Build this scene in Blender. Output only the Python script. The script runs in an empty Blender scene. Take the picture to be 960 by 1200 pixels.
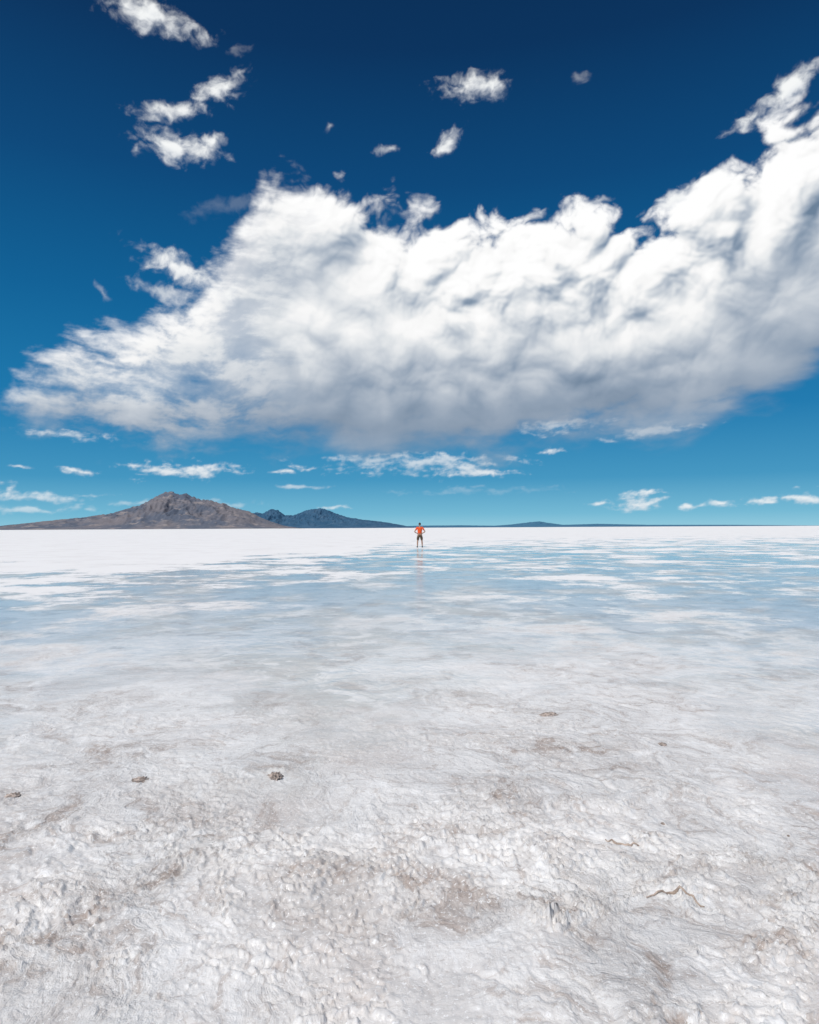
import bpy, bmesh, math, random
import numpy as np
from mathutils import Vector, Matrix
scene=bpy.context.scene
scene.view_settings.view_transform='Standard'
scene.view_settings.look='None'
scene.view_settings.exposure=0
H=1.42; F=800.0; HZ=618.5; ROLL=0.0052
def pv(px,py):
    u=(px-480)/F; v=(HZ-(px-480)*ROLL-py)/F
    return u,v
def gpos(px,py):
    u,v=pv(px,py); d=-H/v
    return u*d,d
# ---------------- camera
cd=bpy.data.cameras.new('camera'); cam=bpy.data.objects.new('camera',cd); scene.collection.objects.link(cam)
cd.sensor_fit='VERTICAL'; cd.sensor_height=36; cd.lens=24; cd.shift_y=(HZ-600)/1200
cd.clip_start=0.05; cd.clip_end=200000
cam.matrix_world=Matrix.Translation((0,0,H))@Matrix.Rotation(math.radians(90),4,'X')@Matrix.Rotation(-math.atan(ROLL),4,'Z')
scene.camera=cam
# ---------------- sun
EL=math.radians(58); ROT=math.radians(222)
sd=Vector((math.sin(ROT)*math.cos(EL),math.cos(ROT)*math.cos(EL),math.sin(EL)))
sl=bpy.data.lights.new('sun','SUN'); sl.energy=3.4; sl.angle=math.radians(0.53); sl.color=(1,0.965,0.925)
so=bpy.data.objects.new('sun',sl); scene.collection.objects.link(so)
so.rotation_euler=sd.to_track_quat('Z','Y').to_euler(); so.location=(0,0,50)
# ---------------- node helper
class NT:
    def __init__(s,t): s.t=t; s.n=t.nodes; s.l=t.links
    def new(s,ty,**k):
        n=s.n.new(ty)
        for a,b in k.items(): setattr(n,a,b)
        return n
    def put(s,sock,v):
        if isinstance(v,bpy.types.NodeSocket): s.l.new(v,sock)
        elif v is not None:
            if isinstance(v,(tuple,list)) and sock.type=='RGBA' and len(v)==3: v=(*v,1)
            sock.default_value=v
    def m(s,op,a,b=None,c=None,clamp=False):
        n=s.new('ShaderNodeMath',operation=op,use_clamp=clamp)
        for i,v in enumerate((a,b,c)):
            if v is not None: s.put(n.inputs[i],v)
        return n.outputs[0]
    def v(s,op,a,b=None,scale=None):
        n=s.new('ShaderNodeVectorMath',operation=op)
        s.put(n.inputs[0],a)
        if b is not None: s.put(n.inputs[1],b)
        if scale is not None: s.put(n.inputs['Scale'],scale)
        return n.outputs['Value'] if op in('LENGTH','DOT_PRODUCT','DISTANCE') else n.outputs[0]
    def noise(s,vec,scale,detail=4,rough=0.5,dim='2D',color=False):
        n=s.new('ShaderNodeTexNoise',noise_dimensions=dim)
        s.put(n.inputs['Vector'],vec); s.put(n.inputs['Scale'],scale); n.inputs['Detail'].default_value=detail
        n.inputs['Roughness'].default_value=rough
        return n.outputs['Color' if color else 'Fac']
    def vor(s,vec,scale,feature='F1',detail=0,rough=.5,smooth=1,dim='2D'):
        n=s.new('ShaderNodeTexVoronoi',feature=feature,voronoi_dimensions=dim)
        s.put(n.inputs['Vector'],vec); n.inputs['Scale'].default_value=scale
        if 'Detail' in n.inputs: n.inputs['Detail'].default_value=detail; n.inputs['Roughness'].default_value=rough
        if feature=='SMOOTH_F1': n.inputs['Smoothness'].default_value=smooth
        return n.outputs['Distance']
    def ss(s,x,a,b,lo=0.0,hi=1.0,t='SMOOTHSTEP'):
        n=s.new('ShaderNodeMapRange',interpolation_type=t)
        s.put(n.inputs['Value'],x); n.inputs['From Min'].default_value=a; n.inputs['From Max'].default_value=b
        s.put(n.inputs['To Min'],lo); s.put(n.inputs['To Max'],hi)
        return n.outputs['Result']
    def lin(s,x,a,b,lo=0.0,hi=1.0): return s.ss(x,a,b,lo,hi,'LINEAR')
    def mix(s,f,a,b,blend='MIX'):
        n=s.new('ShaderNodeMix',data_type='RGBA',blend_type=blend)
        s.put(n.inputs['Factor'],f); s.put(n.inputs[6],a); s.put(n.inputs[7],b)
        return n.outputs[2]
    def comb(s,x,y,z=0.0):
        n=s.new('ShaderNodeCombineXYZ'); s.put(n.inputs[0],x); s.put(n.inputs[1],y); s.put(n.inputs[2],z); return n.outputs[0]
    def sep(s,v):
        n=s.new('ShaderNodeSeparateXYZ'); s.put(n.inputs[0],v); return n.outputs
    def curve(s,x,pts,xr,yr):
        n=s.new('ShaderNodeFloatCurve')
        X=s.lin(x,xr[0],xr[1]); s.put(n.inputs['Value'],X)
        cm=n.mapping; c=cm.curves[0]
        P=sorted([((a-xr[0])/(xr[1]-xr[0]),(b-yr[0])/(yr[1]-yr[0])) for a,b in pts])
        c.points[0].location=P[0]; c.points[1].location=P[-1]
        for q in P[1:-1]: c.points.new(*q)
        cm.update()
        return s.lin(n.outputs[0],0,1,yr[0],yr[1])
    def ramp(s,x,stops):
        n=s.new('ShaderNodeValToRGB'); s.put(n.inputs[0],x); e=n.color_ramp.elements
        e[0].position=stops[0][0]; e[0].color=(*stops[0][1],1)
        e[1].position=stops[-1][0]; e[1].color=(*stops[-1][1],1)
        for p,c in stops[1:-1]:
            k=e.new(p); k.color=(*c,1)
        return n.outputs[0]
def srgb(r,g,b):
    f=lambda c:(c/255/12.92) if c/255<=0.04045 else ((c/255+0.055)/1.055)**2.4
    return (f(r),f(g),f(b))
# ---------------- world : clear deep-blue sky
w=bpy.data.worlds.new('World'); scene.world=w; w.use_nodes=True
N=NT(w.node_tree); N.n.clear()
STR=0.1
sky=N.new('ShaderNodeTexSky',sky_type='NISHITA',sun_disc=False,sun_elevation=EL,sun_rotation=ROT,altitude=1300,air_density=1.0,dust_density=0.4,ozone_density=3.0)
x,y,z=N.sep(N.new('ShaderNodeTexCoord').outputs['Generated'])
r=N.m('MAXIMUM',N.m('SQRT',N.m('ADD',N.m('MULTIPLY',x,x),N.m('MULTIPLY',y,y))),0.02)
E=N.m('MINIMUM',N.m('DIVIDE',z,r),3.0)
ramp=N.ramp(E,[(0.0,srgb(140,200,222)),(0.02,srgb(108,182,212)),(0.07,srgb(58,148,192)),(0.16,srgb(14,120,174)),(0.32,srgb(0,96,150)),(0.5,srgb(0,70,121)),(0.7,srgb(0,48,92)),(1.0,srgb(0,34,70))])
skyc=N.mix(0.05,N.v('SCALE',ramp,scale=1/STR),sky.outputs[0])
bg=N.new('ShaderNodeBackground'); N.put(bg.inputs[0],skyc); bg.inputs[1].default_value=STR
wo=N.new('ShaderNodeOutputWorld'); N.l.new(bg.outputs[0],wo.inputs[0])
# ---------------- numpy noise
def vnoise(X,Y,seed):
    xi=np.floor(X).astype(np.int64); yi=np.floor(Y).astype(np.int64); xf=X-xi; yf=Y-yi
    def g(a,b,fx,fy):
        n=(a*374761393+b*668265263+seed*1442695041)&0xffffffff
        n=((n^(n>>13))*1274126177)&0xffffffff
        n=(n^(n>>16))
        t=(n&0xffff)*(2*math.pi/65536.0)
        return np.cos(t)*fx+np.sin(t)*fy
    u=xf*xf*xf*(xf*(xf*6-15)+10); v=yf*yf*yf*(yf*(yf*6-15)+10)
    r=(g(xi,yi,xf,yf)*(1-u)+g(xi+1,yi,xf-1,yf)*u)*(1-v)+(g(xi,yi+1,xf,yf-1)*(1-u)+g(xi+1,yi+1,xf-1,yf-1)*u)*v
    return np.clip(0.5+r*0.72,0,1)
def fbm(X,Y,seed,o=5,ridge=0,g=.5):
    s=0;a=1;t=0
    for i in range(o):
        n=vnoise(X,Y,seed+i*17)
        if ridge==1: n=1-np.abs(2*n-1)
        if ridge==2: n=np.abs(2*n-1)*1.6
        s=s+a*n;t+=a;a*=g
        X,Y=(X*0.8-Y*0.6)*2.03+7.1,(X*0.6+Y*0.8)*2.03+3.7
    return s/t
def sst(x,a,b):
    t=np.clip((x-a)/(b-a),0,1); return t*t*(3-2*t)
# ---------------- clouds (shell sections standing far out, relief geometry, emissive, sun and shade painted into the colour)
def cae(px,py):
    u,v=pv(px,py); a=math.atan(u); return a*8, v*math.cos(a)*8, math.cos(a)
def blobf(PX,PY,px,py,rx,ry,rot=0):
    a,e,c=cae(px,py); t=math.radians(rot)
    dx=PX-a; dy=PY-e
    qx=dx*math.cos(t)+dy*math.sin(t); qy=-dx*math.sin(t)+dy*math.cos(t)
    return np.sqrt((qx/(rx*c*c/100))**2+(qy/(ry*c/100))**2)
def blur(A,r):
    for ax in (0,1):
        for _ in range(2):
            P=np.pad(A,[(r+1,r) if k==ax else (0,0) for k in (0,1)],mode='edge'); C=np.cumsum(P,axis=ax)
            n=A.shape[ax]
            A=(np.take(C,range(2*r+1,2*r+1+n),axis=ax)-np.take(C,range(0,n),axis=ax))/(2*r+1)
    return A
def shift(A,k,dx,dy):
    return np.roll(A,(-int(round(k*dy)),-int(round(k*dx))),(0,1))
def colramp(x,stops):
    xs=[s[0] for s in stops]; return np.stack([np.interp(x,xs,[s[1][i] for s in stops]) for i in range(3)],-1)
cm=bpy.data.materials.new('cloud_mat'); cm.use_nodes=True; t=NT(cm.node_tree); t.n.clear()
at=t.new('ShaderNodeAttribute',attribute_name='cloud',attribute_type='GEOMETRY')
em=t.new('ShaderNodeEmission'); t.put(em.inputs[0],at.outputs['Color']); tr=t.new('ShaderNodeBsdfTransparent'); mx=t.new('ShaderNodeMixShader')
t.put(mx.inputs[0],at.outputs['Alpha']); t.l.new(tr.outputs[0],mx.inputs[1]); t.l.new(em.outputs[0],mx.inputs[2])
t.l.new(mx.outputs[0],t.new('ShaderNodeOutputMaterial').inputs[0])
cm.cycles.emission_sampling='NONE'
def mesh_np(name,V,Fc,mat,smooth=True):
    me=bpy.data.meshes.new(name); me.vertices.add(len(V)); me.vertices.foreach_set('co',V.astype(np.float32).ravel())
    n=len(Fc); me.loops.add(n*4); me.loops.foreach_set('vertex_index',Fc.astype(np.int32).ravel())
    me.polygons.add(n); me.polygons.foreach_set('loop_start',np.arange(0,n*4,4,dtype=np.int32))
    me.update(calc_edges=True)
    me.polygons.foreach_set('use_smooth',np.full(len(me.polygons),smooth))
    ob=bpy.data.objects.new(name,me); me.materials.append(mat)
    scene.collection.objects.link(ob); return ob
def cloud_mesh(name,PX,PY,rgb,al,relief,R,depth):
    ne,na=PX.shape
    keep=al>0.004
    RR=R-depth*relief
    V=np.stack([RR*np.sin(PX/8),RR*np.cos(PX/8),H+RR*PY/8],-1).reshape(-1,3)
    i=np.arange(ne-1)[:,None]*na; j=np.arange(na-1)[None,:]
    Fc=np.stack([i+j,i+j+1,i+na+j+1,i+na+j],-1).reshape(-1,4)
    k=keep.reshape(-1); Fc=Fc[k[Fc].any(1)]
    used=np.unique(Fc); mp=np.full(len(V),-1); mp[used]=np.arange(len(used)); Fc=mp[Fc]; V=V[used]
    C=np.concatenate([rgb,al[...,None]],-1).reshape(-1,4)[used]
    ob=mesh_np(name,V,Fc,cm)
    ca=ob.data.attributes.new('cloud','FLOAT_COLOR','POINT'); ca.data.foreach_set('color',C.astype(np.float32).ravel())
    return ob
def grid(a0,a1,e0,e1,st):
    return np.meshgrid(np.arange(a0,a1,st),np.arange(e0,e1,st))
def warp(X,Y,sc,amt,seed,o=3):
    return X+(fbm(X*sc,Y*sc,seed,o)-.5)*amt*2, Y+(fbm(X*sc+31,Y*sc-17,seed+100,o)-.5)*amt*2
# --- main bank
PX,PY=grid(-5.2,6.6,0.35,6.3,0.0105)
topP=[(-120,560),(-10,466),(40,408),(90,386),(150,378),(185,366),(215,342),(245,315),(275,275),(300,228),(330,196),(370,204),(410,222),(450,230),(500,240),(560,266),(600,250),(650,243),(700,250),(740,258),(790,252),(850,212),(900,165),(960,122),(1100,60),(1500,60)]
botP=[(-120,560),(-10,474),(60,492),(100,514),(150,526),(250,530),(320,538),(400,542),(480,545),(560,540),(620,534),(700,528),(760,520),(850,496),(900,482),(960,446),(1100,420),(1500,470)]
TP=sorted(cae(*q)[:2] for q in topP); BP=sorted(cae(*q)[:2] for q in botP)
ax,ay=warp(PX,PY,0.8,0.20,1,2); ax,ay=warp(ax,ay,3.0,0.13,2,5)
top=np.interp(ax,[q[0] for q in TP],[q[1] for q in TP])
bx_,by_=warp(PX,PY,0.9,0.16,401,4)
bot=np.interp(bx_,[q[0] for q in BP],[q[1] for q in BP])
dt=top-ay; db=by_-bot; hn=np.clip(db/np.maximum(top-bot,.3),0,1)
left=sst(-PX+(fbm(PX,PY,77,3)-.5)*2,0.8,2.5)
low=1-sst(hn,0.06,0.40)
rightlump=sst(PX,-0.8,0.8)*sst(hn,0.4,0.75)
G=np.clip(np.minimum(dt/0.42,db/0.45),-1.6,1.6)
G=G-3*sst(PX,5.6,6.4)
qx,qy=warp(PX,PY,0.6,0.16,5,2); qx,qy=warp(qx,qy,3.5,0.045,6,4)
cx0,cy0,_=cae(700,440)
an=np.arctan2(qy-cy0-0.06*(qx-cx0),-(qx-cx0)); rad=np.hypot(qx-cx0,qy-cy0)
fan=fbm(rad*1.1,an*10,9,8,g=.62)
stre2=fbm(qx*1.4,qy*5.0,14,8,g=.6)
lmp=fbm(qx*2.4,qy*3.2,714,8,g=.6)
fw=sst(-PX,1.0,2.2)
stre=fan*(.42*fw)+stre2*(.75-.42*fw)+lmp*.25
hor=fbm(qx*0.8+3,qy*2.4,514,7,g=.52)
bx,by=warp(PX,PY,1.3,0.22,21,4)
bil=fbm(bx*1.35,by*1.55,30,7,ridge=2,g=.52)
sof=fbm(bx*1.6,by*1.6,40,8,g=.56)
lw=low*(1-left)
wst=np.clip(left+low*.9,0,1)
stn=stre*(1-lw)+hor*lw
topedge=sst(hn,.6,.9)
nz=(stn-.5)*(3.4+2.2*left)*wst+((sof-.5)*(2.6-.6*topedge)+(bil-.42)*1.7)*(1-wst)
D=G+nz
crisp=sst(PX,0.0,1.5)
al=sst(D,-0.14,0.80-.25*crisp+0.5*wst)
al*=1-left*sst(0.55-stre,0,0.14)*0.5
al*=1-0.4*(1-sst(hn,0.0,0.16))
# painted sunlit sides and grey shaded base, baked into emission colour
Hl=np.sqrt(np.clip(D+.1,0,2.6))*0.55+bil*0.60*(1-wst)+sof*0.25
Hs=blur(Hl,9)
dirx,diry=-0.42,0.9
L=np.zeros_like(Hl)
for s_,w_,A_ in ((2,1.0,Hl),(5,.9,Hl),(11,.7,Hl),(24,.8,Hs),(48,.8,Hs)):
    L+=w_*np.tanh((A_-shift(A_,s_,dirx,diry))*2.2)
L=blur(L,1)
sx,sy=warp(PX,PY,0.9,0.4,61,3)
sh=np.interp(hn,[0,.12,.3,.5,.8,1],[.27,.31,.43,.64,.74,.83])
for q,k in [((520,350,210,95),.24),((765,400,150,60),.26),((330,390,140,75),.16),((640,290,170,60),.08),((880,280,130,80),.02),((200,440,180,40),.20),((110,400,90,30),.16),
            ((440,505,230,40),-.12),((690,455,120,38),-.16),((600,430,60,60),-.10),((400,285,80,45),-.14),((390,385,45,25),-.18),((820,330,120,40),-.16),((700,350,60,25),-.10),((920,220,60,40),-.10)]:
    sh+=k*(1-sst(blobf(sx,sy,*q),0.0,1.1))
detail=np.clip(0.34+0.9*rightlump+0.45*sst(hn,.55,.9),0,1.2)*(1-.7*low)*(1-.3*left)
fine_=L*0.32*detail+(bil-.42)*.34*(1-wst)+(stn-.5)*(.40+.35*left)*wst+(sof-.5)*.32*(1-.5*wst)
cr_=np.clip(detail+.40+left*.7,0,1)
fine_=fine_*cr_+blur(fine_,5)*(1-cr_)
sh=sh+fine_+0.10*(1-sst(D,0.1,.9))*(1-low)
rgb=colramp(sh,[(0.0,srgb(108,130,154)),(0.25,srgb(145,161,180)),(0.5,srgb(186,195,206)),(0.75,srgb(222,226,230)),(1.0,srgb(247,247,247)),(1.3,srgb(255,255,255))])
cloud_mesh('cloud_bank',PX,PY,rgb,al,Hs*np.clip(D,0,1),26000,1800)
# --- small fair-weather clouds
PX,PY=grid(-5.0,5.4,2.4,6.5,0.0105)
qx,qy=warp(PX,PY,1.8,0.10,201,3); qx,qy=warp(qx,qy,6,0.06,203,4)
small=[(176,16,70,22,-8),(262,108,46,18,30),(212,130,60,13,12),(208,173,58,20,4),(250,165,30,10,20),(560,102,48,18,0),(527,168,24,10,38),(458,174,18,6,12),(387,149,7,7,-50),(788,234,32,10,30),
(880,137,50,12,32),(930,105,50,18,40),(222,322,66,22,-22),(195,340,50,12,-8),(683,86,14,8,0),(285,58,22,8,20),(124,346,13,5,-50),(708,234,16,5,10),(270,240,50,14,20)]
faint={(683,86):.25,(285,58):.2,(270,240):.10,(387,149):.45,(458,174):.7,(708,234):.4,(124,346):.35,(195,340):.6,(788,234):.8}
Fm=np.full(PX.shape,-1.0); fa=np.ones(PX.shape)
for q in small:
    f=1-blobf(qx,qy,*q); u=f>Fm; Fm=np.where(u,f,Fm); fa=np.where(u,faint.get(q[:2],1.0),fa)
sf=fbm(qx*3.6,qy*3.9,216,8,g=.62); bl=fbm(qx*4.2,qy*4.4,230,6,ridge=2)
D=Fm*1.35+(sf-.5)*3.2+(bl-.45)*.6
al=sst(D,-0.15,1.5)*blur(fa,4)
Hl=np.sqrt(np.clip(D,0,2))*.7+bl*.2
L=sum(w_*np.tanh((Hl-shift(Hl,s_,-.42,.9))*2) for s_,w_ in ((2,1),(5,.8),(12,.7)))
sh=0.66+0.22*sst(D,0,1.2)+blur(L,1)*0.15  # sides toward the sun painted brighter, far sides greyer
rgb=colramp(sh,[(0,srgb(110,140,170)),(.4,srgb(178,193,210)),(.75,srgb(226,230,235)),(1.0,srgb(246,248,248))])
cloud_mesh('scattered_clouds',PX,PY,rgb,al,Hl,15000,500)
# --- low clouds toward the horizon
PX,PY=grid(-5.2,5.4,0.05,1.75,0.0105)
qx,qy=warp(PX,PY,3.0,0.05,301,4)
low_=[(215,551,92,11,0),(92,551,38,5,0),(85,511,66,6,-2),(22,547,24,3,0),(50,583,80,7,0),(20,597,110,6,0),(368,548,28,5,0),(330,553,20,3.5,0),(350,571,40,3,0),(395,595,22,2.5,0),
(495,543,125,15,0),(555,553,60,8,0),(440,538,70,7,0),(652,499,66,11,0),(648,528,22,5,0),(768,504,76,9,6),(745,587,40,13,3),(806,592,11,7,0),(845,590,24,6,0),(893,588,30,6,0),(942,584,34,11,0),(990,586,30,10,0),(700,590,24,3,0),(-60,570,90,10,0),(1060,560,60,14,0),(200,590,120,5,0),(560,575,120,5,0)]
fl={(20,597):.45,(50,583):.65,(200,590):.3,(560,575):.15,(495,543):.65,(350,571):.45,(395,595):.6,(652,499):.65,(768,504):.6,(440,538):.5,(85,511):.7}
Fm=np.full(PX.shape,-1.0); fa=np.ones(PX.shape)
for q in low_:
    f=1-blobf(qx,qy,*q); u=f>Fm; Fm=np.where(u,f,Fm); fa=np.where(u,fl.get(q[:2],.85),fa)
s1=fbm(qx*3.2,qy*12,310,7,g=.58); s2=fbm(qx*7,qy*9,330,6,ridge=2)
D=Fm*1.1+(s1-.53)*2.6+(s2-.45)*.7
al=sst(D,-.05,1.1)*blur(fa,4)
Hl=np.sqrt(np.clip(D,0,2))
L=np.tanh((Hl-shift(Hl,3,-.2,1))*2)+np.tanh((Hl-shift(Hl,7,-.2,1))*1.5)
sh=.62+.2*s1+L*.14  # brighter tops painted in as sunlight
rgb=colramp(sh,[(0,srgb(130,165,190)),(.5,srgb(190,208,221)),(.8,srgb(226,232,237)),(1.0,srgb(246,248,248))])
cloud_mesh('distant_clouds',PX,PY,rgb,al,Hl,62000,600)
def newmat(name):
    m=bpy.data.materials.new(name); m.use_nodes=True; t=NT(m.node_tree); t.n.clear()
    o=t.new('ShaderNodeOutputMaterial'); b=t.new('ShaderNodeBsdfPrincipled'); t.l.new(b.outputs[0],o.inputs[0])
    return m,t,b
# ---------------- ground
gm,g,b=newmat('salt_flat_mat')
P=g.new('ShaderNodeNewGeometry').outputs['Position']
X,Y,Z=g.sep(P)
flat=g.comb(X,Y,0.0)
dist=g.v('LENGTH',flat)
wv=g.v('SCALE',g.v('SUBTRACT',g.noise(flat,1.3,4,0.55,color=True),(0.5,0.5,0.5)),scale=1.1)
wf2=g.v('ADD',flat,g.v('MULTIPLY',wv,(1,1,0)))
nsh=g.noise(g.v('MULTIPLY',flat,(0.10,0.16,1)),1.0,6,0.62)
nsh2=g.noise(g.v('MULTIPLY',flat,(0.35,0.35,1)),1.0,8,0.70)
shore=g.curve(X,[(-60,10),(-30,14),(-13,20),(-7,26),(-3,38),(0,50),(6,54),(20,60),(35,66),(60,70)],(-60,60),(0,80))
wf=g.m('DIVIDE',g.m('SUBTRACT',shore,Y),g.m('MULTIPLY',shore,0.34))
wf=g.m('ADD',wf,g.m('MULTIPLY',g.m('SUBTRACT',nsh,0.5),4.0))
wf=g.m('ADD',wf,g.m('MULTIPLY',g.m('SUBTRACT',nsh2,0.5),12.0))
wfar=g.ss(wf,-0.3,1.3)
nn=g.noise(flat,0.45,7,0.65)
wnear=g.ss(g.m('ADD',dist,g.m('MULTIPLY',g.m('SUBTRACT',nn,0.5),12.0)),2.4,9.5)
wet=g.m('MULTIPLY',wfar,wnear)
m0=g.noise(g.v('ADD',flat,(77,3,0)),0.8,5,0.55)
m1=g.noise(flat,0.5,7,0.62)
m2=g.noise(g.v('ADD',wf2,(31,7,0)),1.7,8,0.64)
m3=g.noise(g.v('ADD',wf2,(3,57,0)),7.0,8,0.68)
m4=g.noise(g.v('ADD',flat,(13,5,0)),60.0,4,0.7)
m5=g.noise(g.v('ADD',flat,(43,25,0)),30.0,5,0.7)
dry=g.mix(g.ss(m2,0.40,0.64),(0.87,0.86,0.85),(0.70,0.675,0.66))
dry=g.mix(g.ss(m3,0.52,0.68,0,0.75),dry,(0.55,0.49,0.455))
dry=g.mix(g.ss(m3,0.47,0.32,0,0.85),dry,(0.94,0.94,0.94))
dry=g.mix(g.ss(m1,0.50,0.64,0,0.6),dry,(0.64,0.585,0.555))
dry=g.mix(g.ss(m0,0.54,0.68,0,0.55),dry,(0.60,0.575,0.56))
brn=g.m('MULTIPLY',g.ss(m2,0.54,0.66),g.ss(m3,0.47,0.60,0,0.65))
dry=g.mix(brn,dry,(0.42,0.335,0.29))
dry=g.mix(g.ss(m5,0.60,0.70,0,0.5),dry,(0.48,0.43,0.40))
dry=g.mix(g.ss(m4,0.58,0.66,0,0.9),dry,(0.97,0.97,0.97))  # white flecks painted in for crystal sparkle
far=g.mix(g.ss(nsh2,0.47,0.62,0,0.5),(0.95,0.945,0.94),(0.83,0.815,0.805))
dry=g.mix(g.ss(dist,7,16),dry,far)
wetc=g.mix(g.ss(m1,0.38,0.60),(0.83,0.845,0.835),(0.60,0.62,0.61))
wetc=g.mix(g.ss(m2,0.50,0.68,0,0.7),wetc,(0.50,0.475,0.455))
wetc=g.mix(g.ss(m2,0.47,0.36,0,0.75),wetc,(0.90,0.90,0.89))
wetc=g.mix(g.ss(m3,0.5,0.3,0,0.5),wetc,(0.90,0.90,0.90))
wetc=g.mix(g.ss(nsh2,0.52,0.40,0,0.6),wetc,(0.90,0.90,0.90))
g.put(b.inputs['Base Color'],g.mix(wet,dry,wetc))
b.inputs['Roughness'].default_value=0.7
b.inputs['Specular IOR Level'].default_value=0.25
damp=g.m('MULTIPLY',g.ss(m0,0.46,0.62,0.05,0.6),g.ss(dist,14,9))
patch=g.m('MULTIPLY',g.ss(m1,0.64,0.46,0.4,1.0),g.ss(nsh2,0.36,0.50,0.45,1.0))
g.put(b.inputs['Coat Weight'],g.m('MAXIMUM',g.m('MULTIPLY',wet,patch),damp))
b.inputs['Coat IOR'].default_value=1.36
g.put(b.inputs['Coat Roughness'],g.lin(wet,0,1,0.2,0.05))
c1=g.vor(g.v('ADD',flat,g.v('SCALE',g.noise(flat,5,4,color=True),scale=0.16)),7.0,'SMOOTH_F1',detail=3,rough=.6,smooth=.6)
c2=g.noise(g.v('ADD',wf2,(5,5,0)),14,8,0.62)
c3=g.noise(flat,150,4,0.65)
smo=g.ss(m0,0.60,0.42,0.45,1.0)
hgt=g.m('ADD',g.m('MULTIPLY',c1,0.008),g.m('ADD',g.m('MULTIPLY',c2,0.019),g.m('MULTIPLY',c3,0.005)))
bs=g.m('MULTIPLY',g.m('MULTIPLY',g.lin(wet,0,1,1.0,0.12),smo),g.ss(dist,40,4,0.15,1.0))
bp=g.new('ShaderNodeBump'); bp.inputs['Distance'].default_value=1.0; g.put(bp.inputs['Strength'],bs); g.put(bp.inputs['Height'],hgt)
g.put(b.inputs['Normal'],bp.outputs[0])
rip=g.noise(g.v('MULTIPLY',flat,(1,1.6,1)),3.0,6,0.65)
bp2=g.new('ShaderNodeBump'); bp2.inputs['Distance'].default_value=1.0; g.put(bp2.inputs['Strength'],g.ss(dist,12,40,1.0,0.35))
g.put(bp2.inputs['Height'],g.m('MULTIPLY',rip,g.lin(wet,0,1,0.03,0.005)))
g.put(b.inputs['Coat Normal'],bp2.outputs[0])
rings=[0.0,0.6]; rr=0.9
while rr<15: rings.append(rr); rr*=1.0032
while rr<90000: rings.append(rr); rr*=1.05
rings=np.array(rings)
ang=np.concatenate([np.linspace(-math.radians(40),math.radians(40),700),np.linspace(math.radians(40),math.radians(320),60)[1:-1]])
R,Th=np.meshgrid(rings,ang,indexing='ij')
GX=R*np.sin(Th); GY=R*np.cos(Th)
amp=np.clip((10-R)/7,0,1)
rough_=0.30+0.70*sst(fbm(GX*.55+4,GY*.55,140,4),.40,.60)
Hh=(fbm(GX*0.9,GY*0.9,3,4)-.5)*0.07*amp
wx=GX+(fbm(GX*2.2,GY*2.2,9,5)-.5)*1.1; wy=GY+(fbm(GX*2.2+9,GY*2.2,19,5)-.5)*1.1
Hh+=(fbm(wx*2.3,wy*2.3,5,4,ridge=2)-.5)*0.026*amp*rough_
fa2=np.clip((7-R)/4,0,1)
cr=fbm(wx*6.5,wy*6.5,55,5,ridge=1)
Hh+=np.clip(cr-.74,0,1)*0.085*fa2*sst(fbm(GX*.9,GY*.9,66,3),.47,.62)
Hh+=(fbm(wx*11,wy*11,8,4,ridge=2)-.5)*0.009*fa2*rough_
pat=sst(fbm(GX*1.4,GY*1.4,88,4),.50,.60)
fk=fbm(GX*24+fbm(GX*12,GY*12,71,3)*3,GY*24,18,4)
Hh+=pat*(sst(fk,.48,.56)*.006+np.clip(fk-.45,0,1)*.03)*np.clip((5.5-R)/2.5,0,1)     # raised flakes
gr=sst(fbm(GX*45,GY*45,208,3),.60,.75)*sst(fbm(GX*2.1,GY*2.1,95,4),.52,.64)
Hh+=gr*0.007*np.clip((4-R)/1.5,0,1)
def bump_at(px,py,rad,h,fr=30):
    global Hh
    cx,cy=gpos(px,py); q=((GX-cx)**2+(GY-cy)**2)/rad**2
    m=np.exp(-q*1.5); k=fbm(GX*fr+fbm(GX*20,GY*20,4,2)*2,GY*fr,21,4,ridge=2)
    Hh+=m*h*.2+m*h*sst(k,.25,.75)*.9
bump_at(650,1080,0.08,0.045,26); bump_at(690,1068,0.06,0.04,26); bump_at(632,1082,0.04,0.045,30); bump_at(750,985,0.12,0.024,22); bump_at(800,1048,0.12,0.022,22); bump_at(720,945,0.12,0.02,22); bump_at(440,1010,0.15,0.014,20); bump_at(130,1130,0.12,0.018,24); bump_at(322,905,.12,.016,20); bump_at(900,1110,.12,.018,24); bump_at(250,1000,.15,.014,20)
V=np.stack([GX,GY,Hh],-1).reshape(-1,3)
nr,na=len(rings),len(ang)
i=np.arange(nr-1)[:,None]*na; j=np.arange(na)[None,:]; j2=(j+1)%na
Fc=np.stack([i+j,i+j2,i+na+j2,i+na+j],-1).reshape(-1,4)[:, ::-1]
ground=mesh_np('salt_flat_ground',V,Fc,gm)
def ghz(x,y):
    a=math.atan2(x,y); rr=math.hypot(x,y)
    return float(Hh[int(np.argmin(np.abs(rings-rr))),int(np.argmin(np.abs(ang-a)))])
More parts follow.
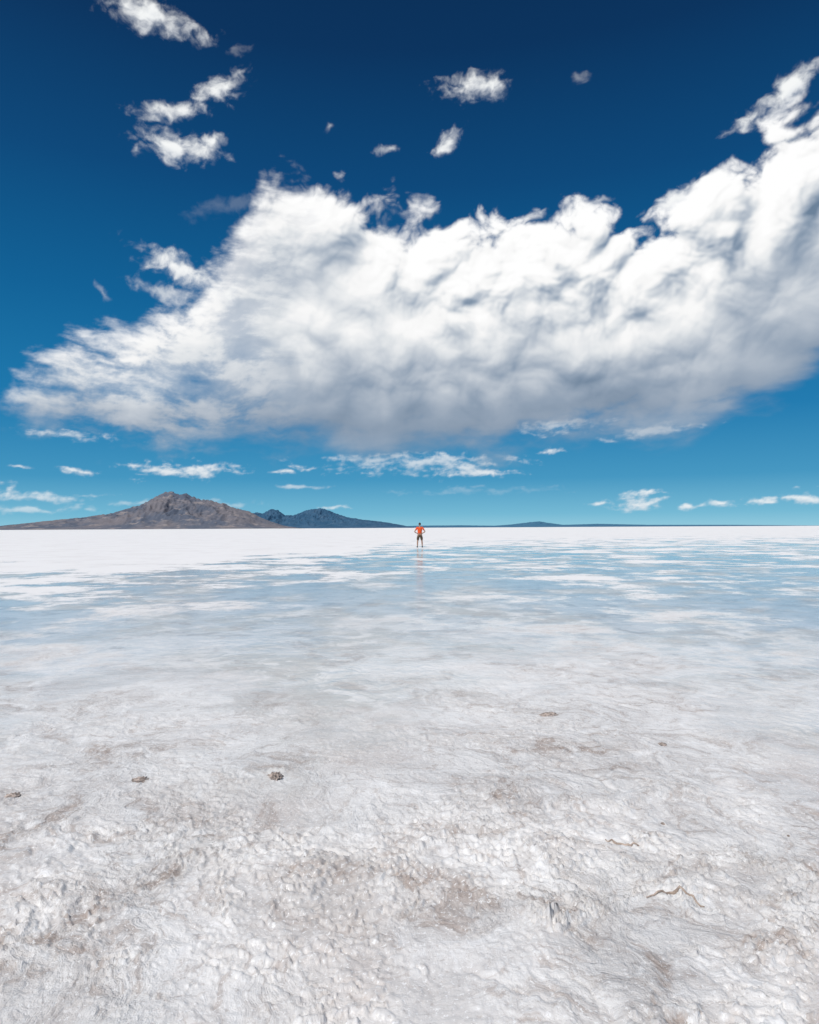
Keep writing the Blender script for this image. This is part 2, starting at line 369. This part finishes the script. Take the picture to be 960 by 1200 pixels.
# ---------------- mountains
def mountain(name,prof,D,W,seed,cols,rough=.35,nx=620,ny=150):
    xs=np.array([a for a,_ in prof],float); hs=np.array([max((HZ-(a-480)*ROLL-bb),0)/F*D for a,bb in prof])
    px=np.linspace(xs[0],xs[-1],nx); Xw=(px-480)/F*D
    dd=np.linspace(-1,1,ny)
    XX,DD=np.meshgrid(Xw,dd,indexing='ij'); YY=D+DD*W
    sc=1/(W*0.45)
    wx=(fbm(XX*sc,YY*sc,seed,4)-.5)*W*0.7
    Pp=np.interp(XX+wx*np.abs(DD),Xw,np.interp(px,xs,hs))
    prof_d=np.clip(1-np.abs(DD),0,1)**1.35
    rd=fbm(XX*sc*2.2,YY*sc*1.3,seed+5,6,ridge=1,g=.55)
    fine=fbm(XX*sc*9,YY*sc*6,seed+50,4,ridge=1)
    h=Pp*prof_d*(1+(rd-.7)*rough*3*np.clip(np.abs(DD)*2.5+.12,0,1)) + (fine-.7)*0.14*Pp*prof_d
    h=np.maximum(h,0)-2
    V=np.stack([XX,YY,h],-1).reshape(-1,3)
    i=np.arange(nx-1)[:,None]*ny; j=np.arange(ny-1)[None,:]
    Fc=np.stack([i+j,i+ny+j,i+ny+j+1,i+j+1],-1).reshape(-1,4)
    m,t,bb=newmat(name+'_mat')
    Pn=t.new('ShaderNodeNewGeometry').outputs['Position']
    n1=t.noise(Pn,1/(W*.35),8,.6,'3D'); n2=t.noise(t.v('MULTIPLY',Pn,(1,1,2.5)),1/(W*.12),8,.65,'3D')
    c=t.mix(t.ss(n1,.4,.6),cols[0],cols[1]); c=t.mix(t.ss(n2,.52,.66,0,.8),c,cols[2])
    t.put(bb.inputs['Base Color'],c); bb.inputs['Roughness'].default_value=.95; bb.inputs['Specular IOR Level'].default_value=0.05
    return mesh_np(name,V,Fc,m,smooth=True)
mountain('mountain',[(-160,621),(-90,616),(-40,617),(0,617),(30,613),(60,610),(100,606),(130,602),(148,597),(163,593),(176,586),(186,581),(195,577),(203,576),(211,580),(220,579),(232,584),(246,587),(262,590),(278,596),(292,599),(303,605),(315,610),(330,616),(345,620)],15000,2100,11,[(0.12,0.14,0.185),(0.20,0.19,0.21),(0.34,0.30,0.295)])  # rock colours with bluish air haze mixed in
mountain('mountain',[(255,618),(275,608),(290,603),(300,600),(308,602),(318,597),(326,598),(334,604),(345,603),(358,599),(372,595),(381,597),(392,601),(408,606),(425,609),(445,611),(465,614),(485,618)],24000,2200,37,[(0.04,0.105,0.185),(0.055,0.125,0.21),(0.085,0.15,0.225)])  # air haze painted as blue base colours
mountain('distant_hills',[(440,617.8),(490,616),(540,615.5),(580,616),(600,614.5),(620,612),(632,611),(645,613),(660,615),(700,613.8),(760,615),(860,615),(980,616)],52000,2500,71,[(0.06,0.17,0.28),(0.07,0.18,0.29),(0.09,0.20,0.31)])  # distance haze painted into the base colours
# ---------------- simple materials
def simple(name,c,rough=.8,var=.15,sc=20,bump=0.0):
    m,t,bb=newmat(name); tcn=t.new('ShaderNodeTexCoord').outputs['Object']
    n=t.noise(tcn,sc,6,.6,'3D')
    t.put(bb.inputs['Base Color'],t.mix(t.ss(n,.35,.65),tuple(q*(1-var) for q in c),tuple(min(1,q*(1+var)) for q in c)))
    bb.inputs['Roughness'].default_value=rough
    if bump:
        k=t.new('ShaderNodeBump'); k.inputs['Distance'].default_value=bump; t.put(k.inputs['Height'],n); t.put(bb.inputs['Normal'],k.outputs[0])
    return m
clodm=simple('mud_clod_mat',(0.42,0.35,0.31),.9,.5,45,.01)
def clod(px,py,sx,sy,sz,seed,name='mud_clod'):
    bm=bmesh.new(); bmesh.ops.create_icosphere(bm,subdivisions=5,radius=1)
    co=np.array([v.co[:] for v in bm.verts])
    n=fbm(co[:,0]*1.7+seed*3+co[:,2],co[:,1]*1.7-co[:,2]*1.3+seed,seed,5,ridge=1)
    n2=fbm(co[:,0]*5+seed+co[:,2]*2,co[:,1]*5,seed+9,4)
    f=0.5+n*0.5+(n2-.5)*.9
    for v,k in zip(bm.verts,f): v.co=v.co*float(k)
    for v in bm.verts: v.co=Vector((v.co.x*sx,v.co.y*sy,max(v.co.z,-.5)*sz))
    me=bpy.data.meshes.new(name); bm.to_mesh(me); bm.free()
    for pl in me.polygons: pl.use_smooth=True
    me.materials.append(clodm)
    o=bpy.data.objects.new(name,me); scene.collection.objects.link(o)
    xx,yy=gpos(px,py); o.location=(xx,yy,ghz(xx,yy)-sz*.1); o.rotation_euler=(0,0,seed)
for k,q in enumerate([(322,912,.055,.045,.03),(163,914,.05,.05,.012),(14,931,.06,.05,.016),(642,838,.045,.08,.022),(775,871,.03,.05,.008),(775,964,.009,.011,.008),(922,978,.009,.009,.006)]):
    clod(*q,seed=k+2)
twm=simple('twig_mat',(0.44,0.35,0.29),.9,.3,40,.004)
def twig(pts,rad):
    cu=bpy.data.curves.new('twig','CURVE'); cu.dimensions='3D'; s=cu.splines.new('POLY'); s.points.add(len(pts)*4-4)
    arr=[]
    for (a,b2) in zip(pts[:-1],pts[1:]):
        for t in range(4): arr.append((a[0]+(b2[0]-a[0])*t/4,a[1]+(b2[1]-a[1])*t/4))
    arr.append(pts[-1])
    rnd=random.Random(len(pts)*7+int(pts[0][0]))
    for k,(px,py) in enumerate(arr):
        xx,yy=gpos(px+rnd.uniform(-1,1),py+rnd.uniform(-.7,.7)); s.points[k].co=(xx,yy,ghz(xx,yy)+rad*.7,1); s.points[k].radius=0.3+0.7*math.sin(math.pi*(k+.6)/(len(arr)+.2))*rnd.uniform(.7,1.15)
    cu.bevel_depth=rad; cu.bevel_resolution=3; cu.materials.append(twm)
    o=bpy.data.objects.new('twig',cu); scene.collection.objects.link(o)
twig([(755,1052),(775,1050),(790,1046),(806,1053),(824,1063)],.0055)
twig([(708,985),(722,989),(735,991),(748,992)],.0055)
# ---------------- person
per=bpy.data.objects.new('man_with_hands_on_hips',None); scene.collection.objects.link(per)
skin=simple('skin',(0.42,0.24,0.16),.55,.08,10); shirt=simple('orange_shirt',(0.90,0.11,0.02),.85,.1,8,.01)
shorts=simple('brown_shorts',(0.09,0.065,0.04),.9,.25,12,.01); hair=simple('dark_hair',(0.03,0.02,0.015),.7,.3,60,.01); shoe=simple('dark_shoe',(0.06,0.05,0.05),.7,.2,20); eyem=simple('eye',(0.05,0.04,0.03),.3,.1)
def skinmesh(name,V,E,Rd,mat,root=0,sub=2):
    me=bpy.data.meshes.new(name); me.from_pydata([Vector(v) for v in V],E,[]); me.update()
    o=bpy.data.objects.new(name,me); scene.collection.objects.link(o); o.parent=per
    mo=o.modifiers.new('skin','SKIN'); mo.use_smooth_shade=True
    sv=me.skin_vertices[0].data if len(me.skin_vertices) else None
    if sv is None:
        bpy.context.view_layer.objects.active=o; o.select_set(True); bpy.ops.mesh.customdata_skin_add(); sv=me.skin_vertices[0].data
    for k,rv in enumerate(Rd):
        sv[k].radius=rv if isinstance(rv,tuple) else (rv,rv)
    for k in range(len(V)): sv[k].use_root=(k==root)
    s2=o.modifiers.new('sub','SUBSURF'); s2.levels=sub; s2.render_levels=sub
    me.materials.append(mat); return o
V=[(0,0,.95),(0,.0,1.10),(0,.01,1.28),(0,.0,1.42),(0,0.0,1.50),(0,.015,1.57)]; E=[(0,1),(1,2),(2,3),(3,4),(4,5)]; Rd=[(.15,.11),(.135,.10),(.16,.115),(.13,.09),(.055,.055),(.05,.055)]
for s in(-1,1):
    k=len(V); V+=[(s*.175,0,1.425),(s*.29,-.04,1.27),(s*.385,-.06,1.13),(s*.29,.0,1.07),(s*.195,.05,1.02)]; Rd+=[.062,.05,.042,.036,.027]
    E+=[(3,k),(k,k+1),(k+1,k+2),(k+2,k+3),(k+3,k+4)]
    k=len(V); V+=[(s*.10,0,.88),(s*.13,.01,.66),(s*.15,.01,.48),(s*.165,-.015,.33),(s*.175,-.01,.09)]; Rd+=[.095,.078,.056,.058,.037]
    E+=[(0,k),(k,k+1),(k+1,k+2),(k+2,k+3),(k+3,k+4)]
skinmesh('body',V,E,Rd,skin)
V=[(0,0,.96),(0,0,1.10),(0,.01,1.28),(0,0,1.42),(0,0,1.475)]; E=[(0,1),(1,2),(2,3),(3,4)]; Rd=[(.175,.135),(.165,.13),(.185,.14),(.15,.11),(.08,.075)]
for s in(-1,1):
    k=len(V); V+=[(s*.18,0,1.43),(s*.25,-.025,1.33),(s*.305,-.045,1.245)]; Rd+=[.075,.075,.07]; E+=[(3,k),(k,k+1),(k+1,k+2)]
skinmesh('shirt',V,E,Rd,shirt)
V=[(0,0,.99),(0,0,.90)]; E=[(0,1)]; Rd=[(.17,.13),(.165,.135)]
for s in(-1,1):
    k=len(V); V+=[(s*.105,0,.84),(s*.13,.01,.66),(s*.148,.01,.50)]; Rd+=[.115,.10,.092]; E+=[(1,k),(k,k+1),(k+1,k+2)]
skinmesh('shorts',V,E,Rd,shorts)
for s in(-1,1):
    skinmesh('shoe_%s'%('l' if s<0 else 'r'),[(s*.175,-.05,.045),(s*.185,.06,.045),(s*.20,.17,.035),(s*.175,-.01,.10)],[(0,1),(1,2),(0,3)],[(.045,.045),(.05,.042),(.04,.03),.042],shoe)
    base=Vector((s*.195,.05,1.02)); V=[tuple(base),(s*.178,.085,1.0)]; E=[(0,1)]; Rd=[(.022,.028),(.018,.036)]
    for q,(dz,ln) in enumerate([(.025,.068),(.008,.078),(-.010,.072),(-.028,.056)]):
        k=len(V); V+=[(s*.172,.105,1.0+dz),(s*.155,.105+ln*.5,.998+dz),(s*.125,.105+ln*.85,.995+dz)]; Rd+=[.010,.009,.008]; E+=[(1,k),(k,k+1),(k+1,k+2)]
    k=len(V); V+=[(s*.19,.03,1.045),(s*.178,.0,1.065),(s*.168,-.03,1.07)]; Rd+=[.012,.011,.009]; E+=[(0,k),(k,k+1),(k+1,k+2)]
    skinmesh('hand_%s'%('l' if s<0 else 'r'),V,E,Rd,skin,sub=1)
def ell(name,c,rad,mat,fn=None):
    bm=bmesh.new(); bmesh.ops.create_uvsphere(bm,u_segments=32,v_segments=24,radius=1)
    for v in bm.verts:
        if fn: v.co=fn(v.co)
        v.co=Vector((v.co.x*rad[0]+c[0],v.co.y*rad[1]+c[1],v.co.z*rad[2]+c[2]))
    me=bpy.data.meshes.new(name); bm.to_mesh(me); bm.free()
    for pl in me.polygons: pl.use_smooth=True
    me.materials.append(mat); o=bpy.data.objects.new(name,me); scene.collection.objects.link(o); o.parent=per; return o
def hf(c):
    c=c.copy()
    if c.z<0: c.x*=1-.3*(-c.z)**1.5
    if c.y>0:
        c.y+=.2*math.exp(-((c.x/.16)**2+((c.z+.12)/.2)**2))-.07*math.exp(-(((abs(c.x)-.38)/.16)**2+((c.z-.05)/.12)**2))+.05*math.exp(-((c.x/.28)**2+((c.z+.5)/.07)**2))
    return c
ell('head',(0,.03,1.665),(.076,.096,.118),skin,hf)
def hr(c):
    c=c.copy()
    if c.y>.25 and c.z<.45: c.y=.25+(c.y-.25)*.1; c.x*=.85
    if c.z<-.35: c.z=-.35; c.x*=.9
    return c
ell('hair',(0,.015,1.685),(.085,.100,.112),hair,hr)
for s in(-1,1):
    ell('ear',(s*.079,.03,1.66),(.012,.022,.032),skin)
    ell('eyeball',(s*.029,.112,1.672),(.013,.010,.008),eyem)
xx,yy=gpos(492,641.5); per.location=(xx,yy,0.0)
